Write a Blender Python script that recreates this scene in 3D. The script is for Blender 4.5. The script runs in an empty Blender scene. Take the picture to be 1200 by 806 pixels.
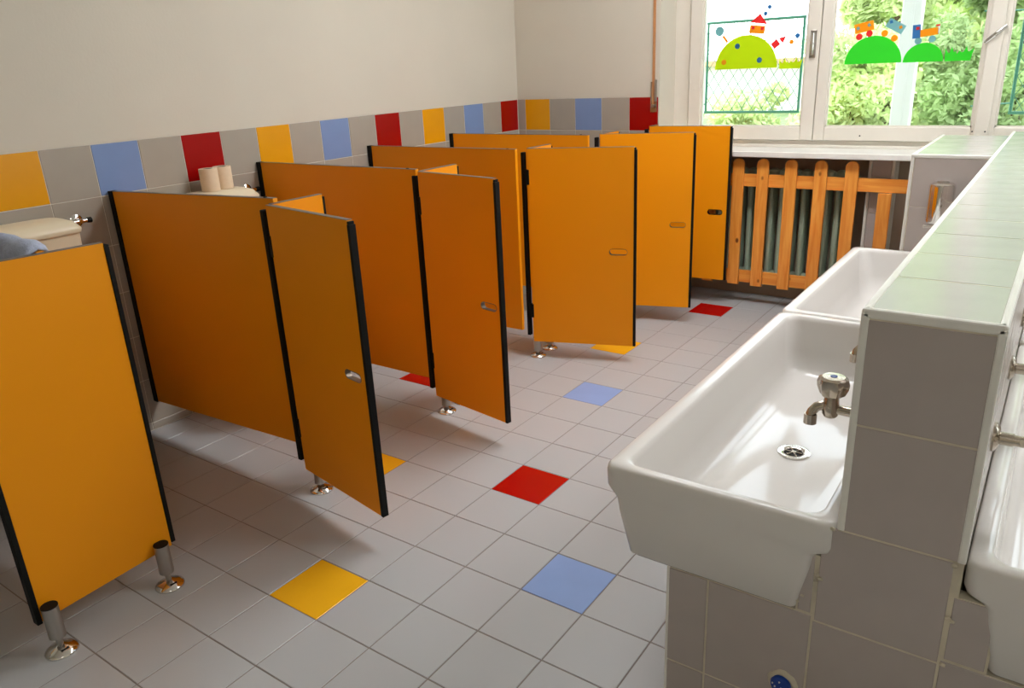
import bpy, bmesh, math, random
from mathutils import Vector, Matrix

random.seed(7)
S = bpy.context.scene
COL = S.collection

# ---------------------------------------------------------------- camera
cam_d = bpy.data.cameras.new('camera')
cam = bpy.data.objects.new('camera', cam_d)
COL.objects.link(cam)
cam_d.sensor_width = 36.0
cam_d.lens = 901.6 / 1200 * 36.0
cam_d.clip_start = 0.02
cam.matrix_world = (Matrix.Translation((3.010, -1.261, 1.390)) @ Matrix.Rotation(0.628, 4, 'Z')
                    @ Matrix.Rotation(1.225, 4, 'X') @ Matrix.Rotation(-0.048, 4, 'Z'))
S.camera = cam

# ---------------------------------------------------------------- world, exposure
w = bpy.data.worlds.new('World'); S.world = w; w.use_nodes = True
wn = w.node_tree.nodes; wl = w.node_tree.links
bg = wn['Background']; bg.inputs['Strength'].default_value = 5.5
tc = wn.new('ShaderNodeTexCoord'); sep = wn.new('ShaderNodeSeparateXYZ'); ramp = wn.new('ShaderNodeValToRGB')
wl.new(tc.outputs['Generated'], sep.inputs[0]); wl.new(sep.outputs['Z'], ramp.inputs[0])
ramp.color_ramp.elements[0].position = 0.0; ramp.color_ramp.elements[0].color = (0.92, 0.96, 1.0, 1)
ramp.color_ramp.elements[1].position = 0.7; ramp.color_ramp.elements[1].color = (0.76, 0.87, 1.0, 1)
wl.new(ramp.outputs[0], bg.inputs['Color'])
S.view_settings.view_transform = 'Standard'
S.view_settings.look = 'None'
S.view_settings.exposure = 0.0
S.view_settings.gamma = 1.0
S.view_settings.use_curve_mapping = False
LAMP = 19.0        # radiance of the ceiling luminaires


# ---------------------------------------------------------------- materials
def srgb(r, g, b):
    def f(c):
        c /= 255.0
        return c / 12.92 if c <= 0.04045 else ((c + 0.055) / 1.055) ** 2.4
    return (f(r), f(g), f(b), 1.0)


def mat(name, col, rough=0.4, metal=0.0, noise=0.0, nscale=8.0, bump=0.0, bscale=60.0, spec=0.5,
        coat=0.0, rvar=0.0, per_object=0.0, trans=0.0):
    m = bpy.data.materials.new(name); m.use_nodes = True
    nt = m.node_tree; b = nt.nodes['Principled BSDF']; L = nt.links
    b.inputs['Base Color'].default_value = col
    b.inputs['Roughness'].default_value = rough
    b.inputs['Metallic'].default_value = metal
    b.inputs['Specular IOR Level'].default_value = spec
    b.inputs['Coat Weight'].default_value = coat
    tcn = nt.nodes.new('ShaderNodeTexCoord')
    if noise > 0 or rvar > 0 or per_object > 0:
        n = nt.nodes.new('ShaderNodeTexNoise'); n.inputs['Scale'].default_value = nscale
        n.inputs['Detail'].default_value = 5
        L.new(tcn.outputs['Object'], n.inputs['Vector'])
        hsv = nt.nodes.new('ShaderNodeHueSaturation'); hsv.inputs['Color'].default_value = col
        mr = nt.nodes.new('ShaderNodeMapRange')
        mr.inputs['From Min'].default_value = 0.3; mr.inputs['From Max'].default_value = 0.7
        mr.inputs['To Min'].default_value = 1 - noise; mr.inputs['To Max'].default_value = 1 + noise
        L.new(n.outputs['Fac'], mr.inputs['Value'])
        last = mr.outputs[0]
        if per_object > 0:
            oi = nt.nodes.new('ShaderNodeObjectInfo')
            m2 = nt.nodes.new('ShaderNodeMapRange')
            m2.inputs['To Min'].default_value = 1 - per_object; m2.inputs['To Max'].default_value = 1 + per_object
            L.new(oi.outputs['Random'], m2.inputs['Value'])
            mu = nt.nodes.new('ShaderNodeMath'); mu.operation = 'MULTIPLY'
            L.new(last, mu.inputs[0]); L.new(m2.outputs[0], mu.inputs[1]); last = mu.outputs[0]
        L.new(last, hsv.inputs['Value'])
        L.new(hsv.outputs[0], b.inputs['Base Color'])
        if rvar > 0:
            m3 = nt.nodes.new('ShaderNodeMapRange')
            m3.inputs['From Min'].default_value = 0.3; m3.inputs['From Max'].default_value = 0.7
            m3.inputs['To Min'].default_value = max(0.02, rough - rvar); m3.inputs['To Max'].default_value = rough + rvar
            L.new(n.outputs['Fac'], m3.inputs['Value']); L.new(m3.outputs[0], b.inputs['Roughness'])
    if bump > 0:
        n2 = nt.nodes.new('ShaderNodeTexNoise'); n2.inputs['Scale'].default_value = bscale
        n2.inputs['Detail'].default_value = 4
        L.new(tcn.outputs['Object'], n2.inputs['Vector'])
        bp = nt.nodes.new('ShaderNodeBump'); bp.inputs['Strength'].default_value = bump
        bp.inputs['Distance'].default_value = 0.002
        L.new(n2.outputs['Fac'], bp.inputs['Height']); L.new(bp.outputs[0], b.inputs['Normal'])
    return m


M = {}
M['plaster'] = mat('plaster', srgb(212, 205, 190), 0.85, noise=0.015, nscale=3, bump=0.25, bscale=90)
M['ceiling'] = mat('ceiling_paint', srgb(242, 240, 236), 0.9)
M['floor_tile'] = mat('floor_tile_grey', srgb(180, 181, 182), 0.27, per_object=0.015)
M['wall_tile'] = mat('wall_tile_grey', srgb(168, 160, 148), 0.22, noise=0.02, nscale=12, per_object=0.02)
M['low_tile'] = mat('partition_tile_grey', srgb(178, 168, 162), 0.25, noise=0.02, nscale=14, per_object=0.02)
M['top_tile'] = mat('partition_top_tile', srgb(190, 188, 182), 0.16, noise=0.02, nscale=14, bump=0.06, bscale=500, rvar=0.04)
M['yellow_tile'] = mat('tile_yellow', srgb(246, 182, 30), 0.26, noise=0.02, nscale=10)
M['red_tile'] = mat('tile_red', srgb(176, 8, 4), 0.25, noise=0.03, nscale=10, spec=0.35)
M['wred_tile'] = mat('wall_tile_red_shaded', srgb(158, 6, 4), 0.25, noise=0.03, nscale=10, spec=0.3)  # coloured wall tiles: darker copies, the wall's shade is put into their colour
M['wyellow_tile'] = mat('wall_tile_yellow_shaded', srgb(230, 160, 14), 0.24, noise=0.02, nscale=10, spec=0.4)
M['wblue_tile'] = mat('wall_tile_blue_shaded', srgb(124, 148, 194), 0.24, noise=0.02, nscale=10)
M['blue_tile'] = mat('tile_blue', srgb(140, 166, 216), 0.25, noise=0.02, nscale=10)
M['grout_floor'] = mat('grout_floor', srgb(128, 118, 108), 0.9, noise=0.15, nscale=6)
M['grout_wall'] = mat('grout_wall', srgb(214, 208, 196), 0.9, noise=0.05, nscale=20)
M['grout_old'] = mat('grout_aged', srgb(204, 195, 174), 0.9, noise=0.14, nscale=18)
M['trim'] = mat('trim_plastic', srgb(230, 228, 220), 0.4, noise=0.04, nscale=14)
M['orange'] = mat('orange_laminate', srgb(242, 153, 8), 0.45, spec=0.25, noise=0.012, nscale=4, bump=0.03, bscale=300)
M['black'] = mat('black_edge', srgb(14, 14, 13), 0.6, spec=0.2)
M['greyedge'] = mat('aluminium_profile', srgb(120, 112, 104), 0.4, metal=0.6)
M['slot'] = mat('slot_liner', srgb(120, 108, 96), 0.35, metal=0.7)
M['steel'] = mat('brushed_steel', srgb(178, 172, 164), 0.3, metal=1.0)
M['chrome'] = mat('chrome', srgb(224, 222, 218), 0.09, metal=1.0)
M['worn_chrome'] = mat('worn_chrome', srgb(186, 176, 162), 0.2, metal=1.0, noise=0.16, nscale=30, rvar=0.1)
M['hole'] = mat('dark_hole', srgb(14, 14, 14), 0.8)
M['ceramic'] = mat('white_ceramic', srgb(222, 218, 213), 0.08, spec=0.3)
M['cream'] = mat('cream_plastic', srgb(232, 218, 188), 0.35, noise=0.02, nscale=9)
M['paper'] = mat('tissue_paper', srgb(228, 206, 176), 0.95, noise=0.03, nscale=60)
M['towel'] = mat('towel_cloth', srgb(178, 186, 208), 0.98, noise=0.12, nscale=70, bump=1.0, bscale=260)
M['frame'] = mat('window_paint', srgb(226, 220, 208), 0.4, noise=0.02, nscale=10)
M['sill'] = mat('sill_marble', srgb(236, 234, 228), 0.25, noise=0.04, nscale=7)
M['radiator'] = mat('radiator_enamel', srgb(172, 188, 166), 0.4, noise=0.04, nscale=20)
M['niche'] = mat('niche_paint', srgb(176, 158, 140), 0.85)
M['blue_cap'] = mat('blue_plastic', srgb(16, 62, 150), 0.3)
M['strap'] = mat('shutter_webbing', srgb(196, 140, 92), 0.9, noise=0.06, nscale=80)
M['guard'] = mat('green_wire', srgb(70, 138, 114), 0.5)
M['bark'] = mat('bark', srgb(96, 76, 58), 0.9, noise=0.2, nscale=30)
M['lawn'] = mat('lawn', srgb(120, 140, 88), 0.95, noise=0.25, nscale=3)
M['post'] = mat('white_post', srgb(238, 238, 240), 0.5)
M['stucco'] = mat('pale_stucco', srgb(236, 230, 218), 0.9, noise=0.03, nscale=2)
M['rooftile'] = mat('roof_tile', srgb(206, 160, 120), 0.85, noise=0.1, nscale=8)


def wood_mat(sc=(30, 30, 2.2), name='varnished_pine'):
    m = bpy.data.materials.new(name); m.use_nodes = True
    nt = m.node_tree; b = nt.nodes['Principled BSDF']; L = nt.links
    t = nt.nodes.new('ShaderNodeTexCoord'); mp = nt.nodes.new('ShaderNodeMapping')
    mp.inputs['Scale'].default_value = sc
    oi = nt.nodes.new('ShaderNodeObjectInfo'); vm = nt.nodes.new('ShaderNodeVectorMath'); vm.operation = 'ADD'
    L.new(t.outputs['Object'], vm.inputs[0]); L.new(oi.outputs['Random'], vm.inputs[1])
    L.new(vm.outputs[0], mp.inputs['Vector'])
    n = nt.nodes.new('ShaderNodeTexNoise'); n.inputs['Scale'].default_value = 1.6; n.inputs['Detail'].default_value = 6
    n.inputs['Distortion'].default_value = 0.8
    L.new(mp.outputs[0], n.inputs['Vector'])
    r = nt.nodes.new('ShaderNodeValToRGB')
    r.color_ramp.elements[0].position = 0.30; r.color_ramp.elements[0].color = srgb(232, 136, 44)
    r.color_ramp.elements[1].position = 0.72; r.color_ramp.elements[1].color = srgb(252, 176, 80)
    L.new(n.outputs['Fac'], r.inputs[0])
    # knots
    v = nt.nodes.new('ShaderNodeTexVoronoi'); v.inputs['Scale'].default_value = 6.0
    mp2 = nt.nodes.new('ShaderNodeMapping'); mp2.inputs['Scale'].default_value = (1.6, 1.0, 1.0)
    L.new(vm.outputs[0], mp2.inputs['Vector']); L.new(mp2.outputs[0], v.inputs['Vector'])
    r2 = nt.nodes.new('ShaderNodeValToRGB')
    r2.color_ramp.elements[0].position = 0.06; r2.color_ramp.elements[0].color = (1, 1, 1, 1)
    r2.color_ramp.elements[1].position = 0.11; r2.color_ramp.elements[1].color = (0, 0, 0, 1)
    L.new(v.outputs['Distance'], r2.inputs[0])
    mx = nt.nodes.new('ShaderNodeMix'); mx.data_type = 'RGBA'
    L.new(r2.outputs[0], mx.inputs['Factor']); L.new(r.outputs[0], mx.inputs['A']); mx.inputs['B'].default_value = srgb(120, 52, 18)
    L.new(mx.outputs['Result'], b.inputs['Base Color'])
    b.inputs['Roughness'].default_value = 0.38
    return m


M['wood'] = wood_mat()
M['wood_picket'] = wood_mat((30, 2.2, 30), 'varnished_pine_picket')
M['wood_rail'] = wood_mat((2.2, 30, 30), 'varnished_pine_rail')


def glass_mat():
    m = bpy.data.materials.new('window_glass'); m.use_nodes = True
    nt = m.node_tree; nt.nodes.clear(); L = nt.links
    o = nt.nodes.new('ShaderNodeOutputMaterial'); mx = nt.nodes.new('ShaderNodeMixShader')
    t = nt.nodes.new('ShaderNodeBsdfTransparent'); t.inputs[0].default_value = (0.96, 0.98, 0.97, 1)
    g = nt.nodes.new('ShaderNodeBsdfGlossy'); g.inputs['Roughness'].default_value = 0.02
    f = nt.nodes.new('ShaderNodeFresnel'); f.inputs['IOR'].default_value = 1.45
    L.new(f.outputs[0], mx.inputs[0]); L.new(t.outputs[0], mx.inputs[1]); L.new(g.outputs[0], mx.inputs[2])
    L.new(mx.outputs[0], o.inputs[0])
    return m


M['glass'] = glass_mat()


def trans_mat(name, col, f=0.5, noise=0.0):
    m = bpy.data.materials.new(name); m.use_nodes = True
    nt = m.node_tree; nt.nodes.clear(); L = nt.links
    o = nt.nodes.new('ShaderNodeOutputMaterial'); mx = nt.nodes.new('ShaderNodeMixShader')
    d = nt.nodes.new('ShaderNodeBsdfDiffuse'); t = nt.nodes.new('ShaderNodeBsdfTranslucent')
    d.inputs[0].default_value = col; t.inputs[0].default_value = col; mx.inputs[0].default_value = f
    if noise:
        tcn = nt.nodes.new('ShaderNodeTexCoord'); n = nt.nodes.new('ShaderNodeTexNoise'); n.inputs['Scale'].default_value = 1.6
        hs = nt.nodes.new('ShaderNodeHueSaturation'); hs.inputs['Color'].default_value = col
        mr = nt.nodes.new('ShaderNodeMapRange'); mr.inputs['From Min'].default_value = 0.3; mr.inputs['From Max'].default_value = 0.7
        mr.inputs['To Min'].default_value = 1 - noise; mr.inputs['To Max'].default_value = 1 + noise
        L.new(tcn.outputs['Object'], n.inputs[0]); L.new(n.outputs[0], mr.inputs[0]); L.new(mr.outputs[0], hs.inputs['Value'])
        L.new(hs.outputs[0], d.inputs[0]); L.new(hs.outputs[0], t.inputs[0])
    L.new(d.outputs[0], mx.inputs[1]); L.new(t.outputs[0], mx.inputs[2]); L.new(mx.outputs[0], o.inputs[0])
    return m


for k, c in {'st_lime': (222, 240, 40), 'st_green': (84, 232, 76), 'st_red': (250, 80, 80), 'st_orange': (255, 186, 50),
             'st_blue': (84, 150, 205), 'st_pale': (156, 206, 210), 'st_white': (245, 245, 245), 'st_olive': (170, 190, 30)}.items():
    M[k] = trans_mat(k, srgb(*c), 0.55)
M['leaf'] = trans_mat('leaf_green', srgb(168, 188, 130), 0.35, 0.45)
M['leaf_pale'] = trans_mat('leaf_pale', srgb(212, 224, 164), 0.4, 0.4)


def emit_mat(name, col, s):
    m = bpy.data.materials.new(name); m.use_nodes = True
    nt = m.node_tree; nt.nodes.clear()
    o = nt.nodes.new('ShaderNodeOutputMaterial'); e = nt.nodes.new('ShaderNodeEmission')
    e.inputs[0].default_value = col; e.inputs[1].default_value = s; nt.links.new(e.outputs[0], o.inputs[0])
    return m


# ---------------------------------------------------------------- mesh helpers
def box(bm, x0, x1, y0, y1, z0, z1):
    vs = [bm.verts.new(p) for p in ((x0, y0, z0), (x1, y0, z0), (x1, y1, z0), (x0, y1, z0),
                                    (x0, y0, z1), (x1, y0, z1), (x1, y1, z1), (x0, y1, z1))]
    for f in ((3, 2, 1, 0), (4, 5, 6, 7), (0, 1, 5, 4), (1, 2, 6, 5), (2, 3, 7, 6), (3, 0, 4, 7)):
        bm.faces.new([vs[i] for i in f])
    return vs


def hexa(bm, pts):
    vs = [bm.verts.new(p) for p in pts]
    for f in ((3, 2, 1, 0), (4, 5, 6, 7), (0, 1, 5, 4), (1, 2, 6, 5), (2, 3, 7, 6), (3, 0, 4, 7)):
        bm.faces.new([vs[i] for i in f])
    return vs


def ring_frame(d):
    d = Vector(d).normalized()
    a = d.orthogonal().normalized() if abs(d.z) < 0.999 else Vector((1, 0, 0))
    return a, d.cross(a)


def tube(bm, pts, rad, n=16, caps=True):
    """tube along points with a radius (number or list)"""
    rings = []
    pts = [Vector(p) for p in pts]
    a = None
    for i, p in enumerate(pts):
        d = (pts[min(i + 1, len(pts) - 1)] - pts[max(i - 1, 0)]).normalized()
        if a is None:
            a, b = ring_frame(d)
        else:
            a = (a - d * a.dot(d)).normalized(); b = d.cross(a)
        r = rad[i] if isinstance(rad, (list, tuple)) else rad
        rings.append([bm.verts.new(p + (a * math.cos(t) + b * math.sin(t)) * r) for t in [2 * math.pi * k / n for k in range(n)]])
    for r0, r1 in zip(rings, rings[1:]):
        for k in range(n):
            bm.faces.new((r0[k], r0[(k + 1) % n], r1[(k + 1) % n], r1[k]))
    if caps:
        bm.faces.new(rings[0][::-1]); bm.faces.new(rings[-1])
    return rings


def lathe(bm, c, prof, n=24, axis='Z', cap=True):
    """prof: (radius, height) list"""
    rings = []
    for r, h in prof:
        ring = []
        for k in range(n):
            t = 2 * math.pi * k / n
            if axis == 'Z': p = (c[0] + r * math.cos(t), c[1] + r * math.sin(t), c[2] + h)
            elif axis == 'X': p = (c[0] + h, c[1] + r * math.cos(t), c[2] + r * math.sin(t))
            else: p = (c[0] + r * math.sin(t), c[1] + h, c[2] + r * math.cos(t))
            ring.append(bm.verts.new(p))
        rings.append(ring)
    for r0, r1 in zip(rings, rings[1:]):
        for k in range(n):
            bm.faces.new((r0[k], r0[(k + 1) % n], r1[(k + 1) % n], r1[k]))
    if cap:
        bm.faces.new(rings[0][::-1]); bm.faces.new(rings[-1])


def rrect(x0, x1, y0, y1, r, n=5):
    pts = []
    for cx, cy, a in ((x1 - r, y1 - r, 0), (x0 + r, y1 - r, 90), (x0 + r, y0 + r, 180), (x1 - r, y0 + r, 270)):
        for k in range(n + 1):
            t = math.radians(a + 90 * k / n); pts.append((cx + r * math.cos(t), cy + r * math.sin(t)))
    return pts


def loft(bm, levels, cap0=True, cap1=True):
    rings = [[bm.verts.new(p) for p in lv] for lv in levels]
    n = len(rings[0])
    for r0, r1 in zip(rings, rings[1:]):
        for k in range(n):
            bm.faces.new((r0[k], r0[(k + 1) % n], r1[(k + 1) % n], r1[k]))
    if cap0: bm.faces.new(rings[0][::-1])
    if cap1: bm.faces.new(rings[-1])
    return rings


def mk(name, bm, m, parent=None, smooth=None, bevel=0.0, kind=None, label=None, seg=2):
    bmesh.ops.recalc_face_normals(bm, faces=bm.faces[:])
    me = bpy.data.meshes.new(name); bm.to_mesh(me); bm.free()
    me.materials.append(m)
    o = bpy.data.objects.new(name, me); COL.objects.link(o)
    if smooth is not None:
        for p in me.polygons: p.use_smooth = True
        me.set_sharp_from_angle(angle=math.radians(smooth))
    if bevel:
        b = o.modifiers.new('bevel', 'BEVEL'); b.width = bevel; b.segments = seg; b.limit_method = 'ANGLE'
        b.angle_limit = math.radians(40)
    if parent: o.parent = parent
    if kind: o['kind'] = kind
    if label: o['label'] = label
    return o


def tag(o, label, cat, group=None):
    o['label'] = label; o['category'] = cat
    if group: o['group'] = group
    return o


def empty(name, loc, label, cat, group=None, rz=0.0):
    o = bpy.data.objects.new(name, None); COL.objects.link(o)
    o.location = loc; o.rotation_euler = (0, 0, rz); o.empty_display_size = 0.05
    return tag(o, label, cat, group)


def bbox_obj(name, args, m, parent=None, **k):
    bm = bmesh.new(); box(bm, *args); return mk(name, bm, m, parent, **k)


_tile_cache = {}


def tile(parent, m, c, sx, sy, sz, up, name='tile', label=None):
    """a single tile: a slab with a tiny bevelled face, shared between alike pieces. c = centre of its back face,
    up = direction of its face ('+z', '+x', '-y', '-x')"""
    key = (m.name, round(sx, 4), round(sy, 4), round(sz, 4))
    me = _tile_cache.get(key)
    if me is None:
        bm = bmesh.new(); e = 0.0012
        hx, hy = sx / 2, sy / 2
        lv = [[(-hx, -hy, 0), (hx, -hy, 0), (hx, hy, 0), (-hx, hy, 0)],
              [(-hx, -hy, sz - e), (hx, -hy, sz - e), (hx, hy, sz - e), (-hx, hy, sz - e)],
              [(-hx + e, -hy + e, sz), (hx - e, -hy + e, sz), (hx - e, hy - e, sz), (-hx + e, hy - e, sz)]]
        loft(bm, lv)
        bmesh.ops.recalc_face_normals(bm, faces=bm.faces[:])
        me = bpy.data.meshes.new('tile'); bm.to_mesh(me); bm.free(); me.materials.append(m)
        _tile_cache[key] = me
    o = bpy.data.objects.new(name, me); COL.objects.link(o)
    if up == '+z': R = Matrix.Identity(4)
    elif up == '+x': R = Matrix(((0, 0, 1, 0), (1, 0, 0, 0), (0, 1, 0, 0), (0, 0, 0, 1)))       # local x->y, y->z, z->x
    elif up == '-y': R = Matrix(((1, 0, 0, 0), (0, 0, -1, 0), (0, 1, 0, 0), (0, 0, 0, 1)))      # x->x, y->z, z->-y
    elif up == '-x': R = Matrix(((0, 0, -1, 0), (-1, 0, 0, 0), (0, 1, 0, 0), (0, 0, 0, 1)))     # x->-y, y->z, z->-x
    jit = Matrix.Rotation(random.uniform(-.0015, .0015), 4, 'X') @ Matrix.Rotation(random.uniform(-.0015, .0015), 4, 'Y')
    o.matrix_world = Matrix.Translation(c) @ R @ jit
    o.parent = parent
    if label: o['label'] = label
    return o


def curve_shape(name, loops, depth, m, parent=None, bevel=0.0):
    """flat filled outline(s) with holes (2D curve) turned into a mesh; local XY plane, extruded +-depth"""
    cu = bpy.data.curves.new(name, 'CURVE'); cu.dimensions = '2D'; cu.fill_mode = 'BOTH'; cu.extrude = depth
    cu.bevel_depth = bevel; cu.bevel_resolution = 1
    if bevel: cu.offset = -bevel
    for lp in loops:
        s = cu.splines.new('POLY'); s.points.add(len(lp) - 1); s.use_cyclic_u = True
        for p, q in zip(s.points, lp): p.co = (q[0], q[1], 0, 1)
    tmp = bpy.data.objects.new(name, cu)
    me = bpy.data.meshes.new_from_object(tmp)
    bpy.data.objects.remove(tmp)
    me.name = name
    if not me.materials: me.materials.append(m)
    else: me.materials[0] = m
    o = bpy.data.objects.new(name, me); COL.objects.link(o)
    if parent: o.parent = parent
    return o


def circle(cx, cy, r, n=20, a0=0, a1=360):
    full = abs(a1 - a0) >= 360
    k = n if full else n + 1
    return [(cx + r * math.cos(math.radians(a0 + (a1 - a0) * i / n)), cy + r * math.sin(math.radians(a0 + (a1 - a0) * i / n))) for i in range(k)]


# ================================================================ SETTING
XR, YB, YF, ZC = 5.8, -3.2, 3.079, 2.9
GAP = 0.0015

# ---- floor
floor = bbox_obj('floor', (-0.02, XR, YB, 3.5, -0.12, -0.0016), M['grout_floor'], kind='structure')
GX = 0.138
coloured = {}
for (i, j), c in {(-1, -1): 'yellow', (0, 3): 'red', (2, 1): 'blue', (-1, 7): 'blue', (-1, 14): 'red', (-2, 10): 'yellow',
                  (-5, 6): 'red', (-3, 2): 'yellow'}.items():
    coloured[(i + 7, j)] = c
cells = []
for i in range(-1, 29):
    for j in range(-16, 17):
        x0, x1, y0, y1 = GX + i * .2, GX + (i + 1) * .2, j * .2, (j + 1) * .2
        x0 = max(x0, 0.001)
        x1 = min(x1, XR)
        if x1 - x0 < 0.02: continue
        cells.append((i, j, x0, x1, y0, y1))
Ci = cam.matrix_world.inverted()


def project(p):
    q = Ci @ Vector(p)
    if q.z > -0.05: return None
    return 600 + 901.6 * q.x / -q.z, 403 - 901.6 * q.y / -q.z


def seen(cl):
    i, j, x0, x1, y0, y1 = cl
    if x0 > 2.46 and y0 > -0.15: return False
    if x0 > 2.9: return False
    for p in ((x0, y0, 0), (x1, y0, 0), (x0, y1, 0), (x1, y1, 0)):
        q = project(p)
        if q and -5 < q[0] < 1205 and -5 < q[1] < 811: return True
    return False


vis = [c for c in cells if seen(c)]
vis.sort(key=lambda c: ((c[0], c[1]) not in coloured, (Vector(((c[2] + c[3]) / 2, (c[4] + c[5]) / 2, 0)) - cam.location).length))
single = set((c[0], c[1]) for c in vis[:296])
rest = bmesh.new()
for c in cells:
    i, j, x0, x1, y0, y1 = c
    if (i, j) in single:
        cc = coloured.get((i, j))
        tile(floor, M[(cc + '_tile') if cc else 'floor_tile'], ((x0 + x1) / 2, (y0 + y1) / 2, -0.008), x1 - x0 - 2 * GAP, y1 - y0 - 2 * GAP, 0.008,
             '+z', label=(cc + ' floor tile') if cc else None)
    else:
        box(rest, x0 + GAP, x1 - GAP, y0 + GAP, y1 - GAP, -0.008, 0.0)
mk('tile_field', rest, M['floor_tile'], floor, kind='stuff')

# ---- left wall
TW, TH, ZT, Y0 = 0.188, 0.192, 1.185, 0.065
wl_ = bbox_obj('wall_left', (-0.16, -0.0005, YB, 3.4, -0.1, ZC), M['grout_wall'], kind='structure')
bbox_obj('plaster', (-0.0062, 0.0012, YB, YF, ZT + 0.002, ZC), M['plaster'], wl_)
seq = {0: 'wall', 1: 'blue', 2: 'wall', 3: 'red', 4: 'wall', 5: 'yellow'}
RT = 0.008


def wall_tiles_left():
    rows = 7
    for n in range(-17, 17):
        ya, yb = Y0 + n * TW, min(Y0 + (n + 1) * TW, YF - 0.001)
        if yb - ya < 0.01: continue
        for r in range(rows):
            zb, zt = ZT - (r + 1) * TH, ZT - r * TH
            zb = max(zb, 0.001)
            if zt - zb < 0.01: continue
            cc = seq[n % 6] if r == 0 else 'wall'
            far = ya < -1.2
            if far and r > 0: continue
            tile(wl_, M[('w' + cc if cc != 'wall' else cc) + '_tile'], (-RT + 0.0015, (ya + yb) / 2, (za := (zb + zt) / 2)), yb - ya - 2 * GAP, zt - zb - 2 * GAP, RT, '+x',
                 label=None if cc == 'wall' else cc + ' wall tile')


wall_tiles_left()
b = bmesh.new()
for n in range(-17, -6):
    ya, yb = Y0 + n * TW, Y0 + (n + 1) * TW
    if ya >= -1.2: continue
    for r in range(1, 7):
        zb = max(ZT - (r + 1) * TH, 0.001); zt = ZT - r * TH
        if zt - zb > .01: box(b, -RT, 0.0, ya + GAP, yb - GAP, zb + GAP, zt - GAP)
mk('tile_field', b, M['wall_tile'], wl_, kind='stuff')

# ---- far wall (window wall)
XW0, XW1 = 0.998, 5.2       # window opening
ZS, ZH = 0.89, 2.35         # sill top, head
wf = bmesh.new()
box(wf, -0.16, XW0, YF + 0.0008, 3.42, -0.1, ZC)
box(wf, XW1, XR + .1, YF + 0.006, 3.42, -0.1, ZC)
box(wf, XW0, XW1, YF + 0.006, 3.42, ZH, ZC)
box(wf, XW0, XW1, 3.33, 3.42, -0.1, ZS - 0.03)
wall_far = mk('wall_far', wf, M['grout_wall'], kind='structure')
b = bmesh.new()
box(b, 0.0, XW0, YF - .0006, YF + .0065, ZT + .002, ZC)
box(b, XW1, XR, YF, YF + .0065, 0, ZC)
box(b, XW0 - .001, XW1 + .001, YF, YF + .0065, ZH, ZC)
box(b, XW0 - 0.001, XW0 + 0.006, YF, 3.30, ZS, ZH)           # white reveal of the window
box(b, XW0, XW1, YF, 3.30, ZH - 0.006, ZH)
mk('plaster', b, M['plaster'], wall_far)
b = bmesh.new()
box(b, XW0, XW1, 3.322, 3.331, 0, ZS - .03)
box(b, XW0, XW0 + .006, YF + .01, 3.322, 0, ZS - .03)
mk('niche_lining', b, M['niche'], wall_far)
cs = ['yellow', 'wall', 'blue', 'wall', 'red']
for r in range(7):
    zt = ZT - r * TH; zb = max(zt - TH, 0.001)
    if zt - zb < .01: continue
    tile(wall_far, M['wall_tile'], (0.029, YF + RT - 0.0015, (zb + zt) / 2), 0.058 - 2 * GAP, zt - zb - 2 * GAP, RT, '-y')
    for n in range(5):
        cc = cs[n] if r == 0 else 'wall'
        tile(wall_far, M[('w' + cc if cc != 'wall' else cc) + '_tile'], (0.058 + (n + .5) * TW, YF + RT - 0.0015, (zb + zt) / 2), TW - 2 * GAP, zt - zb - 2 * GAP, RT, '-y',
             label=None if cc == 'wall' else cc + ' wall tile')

# ---- other walls and ceiling (out of frame)
RY0, RY1, RZ0, RZ1 = 1.3, 2.9, 1.1, 2.3      # side window
bk = bmesh.new()
box(bk, XR, XR + .2, YB, RY0, -.1, ZC); box(bk, XR, XR + .2, RY1, 3.4, -.1, ZC)
box(bk, XR, XR + .2, RY0, RY1, -.1, RZ0); box(bk, XR, XR + .2, RY0, RY1, RZ1, ZC)
mk('wall_right', bk, M['plaster'], kind='structure')
W2 = bpy.data.objects.new('window_2', None); COL.objects.link(W2); W2['kind'] = 'structure'
bk = bmesh.new()
for y in (RY0, (RY0 + RY1) / 2 - .04, RY1 - .08): box(bk, XR + .08, XR + .14, y, y + .08, RZ0, RZ1)
for z in (RZ0, RZ1 - .08): box(bk, XR + .08, XR + .14, RY0, RY1, z, z + .08)
mk('window_frame', bk, M['frame'], W2)
bbox_obj('pane', (XR + .108, XR + .112, RY0, RY1, RZ0 + .06, RZ1 - .06), M['glass'], W2)
bbox_obj('window_sill', (XR - .04, XR + .08, RY0 - .04, RY1 + .04, RZ0 - .03, RZ0), M['sill'], W2)
bk = bmesh.new()
box(bk, -.16, XR + .15, YB - .2, YB, -.1, ZC)
mk('wall_back', bk, M['plaster'], kind='structure')
bbox_obj('ceiling', (-.16, XR + .15, YB - .2, 3.42, ZC, ZC + .15), M['ceiling'], kind='structure')

# ---- ceiling luminaires (out of frame), the back one only added as fill
lm = emit_mat('luminaire_glow', (0.97, 0.98, 1.0, 1), LAMP)
lm_fill = emit_mat('fill_glow_dim', (1.0, 0.97, 0.93, 1), LAMP * .30)  # dim fill added behind the camera to lift the front faces
for k, (x, y) in enumerate(((1.9, 1.75), (4.1, 1.75), (4.0, -2.3))):
    t = empty('ceiling_light', (x, y, ZC), 'square white ceiling luminaire over the ' + ['cubicle doors', 'right side of the washing wall', 'back of the washroom, added as unseen fill light'][k], 'light')
    bbox_obj('housing', (-.62, .62, -.32, .32, -.05, 0), M['frame'], t, bevel=.006)
    bbox_obj('diffuser', (-.6, .6, -.30, .30, -.09, -.05), lm if k < 2 else lm_fill, t)

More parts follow.
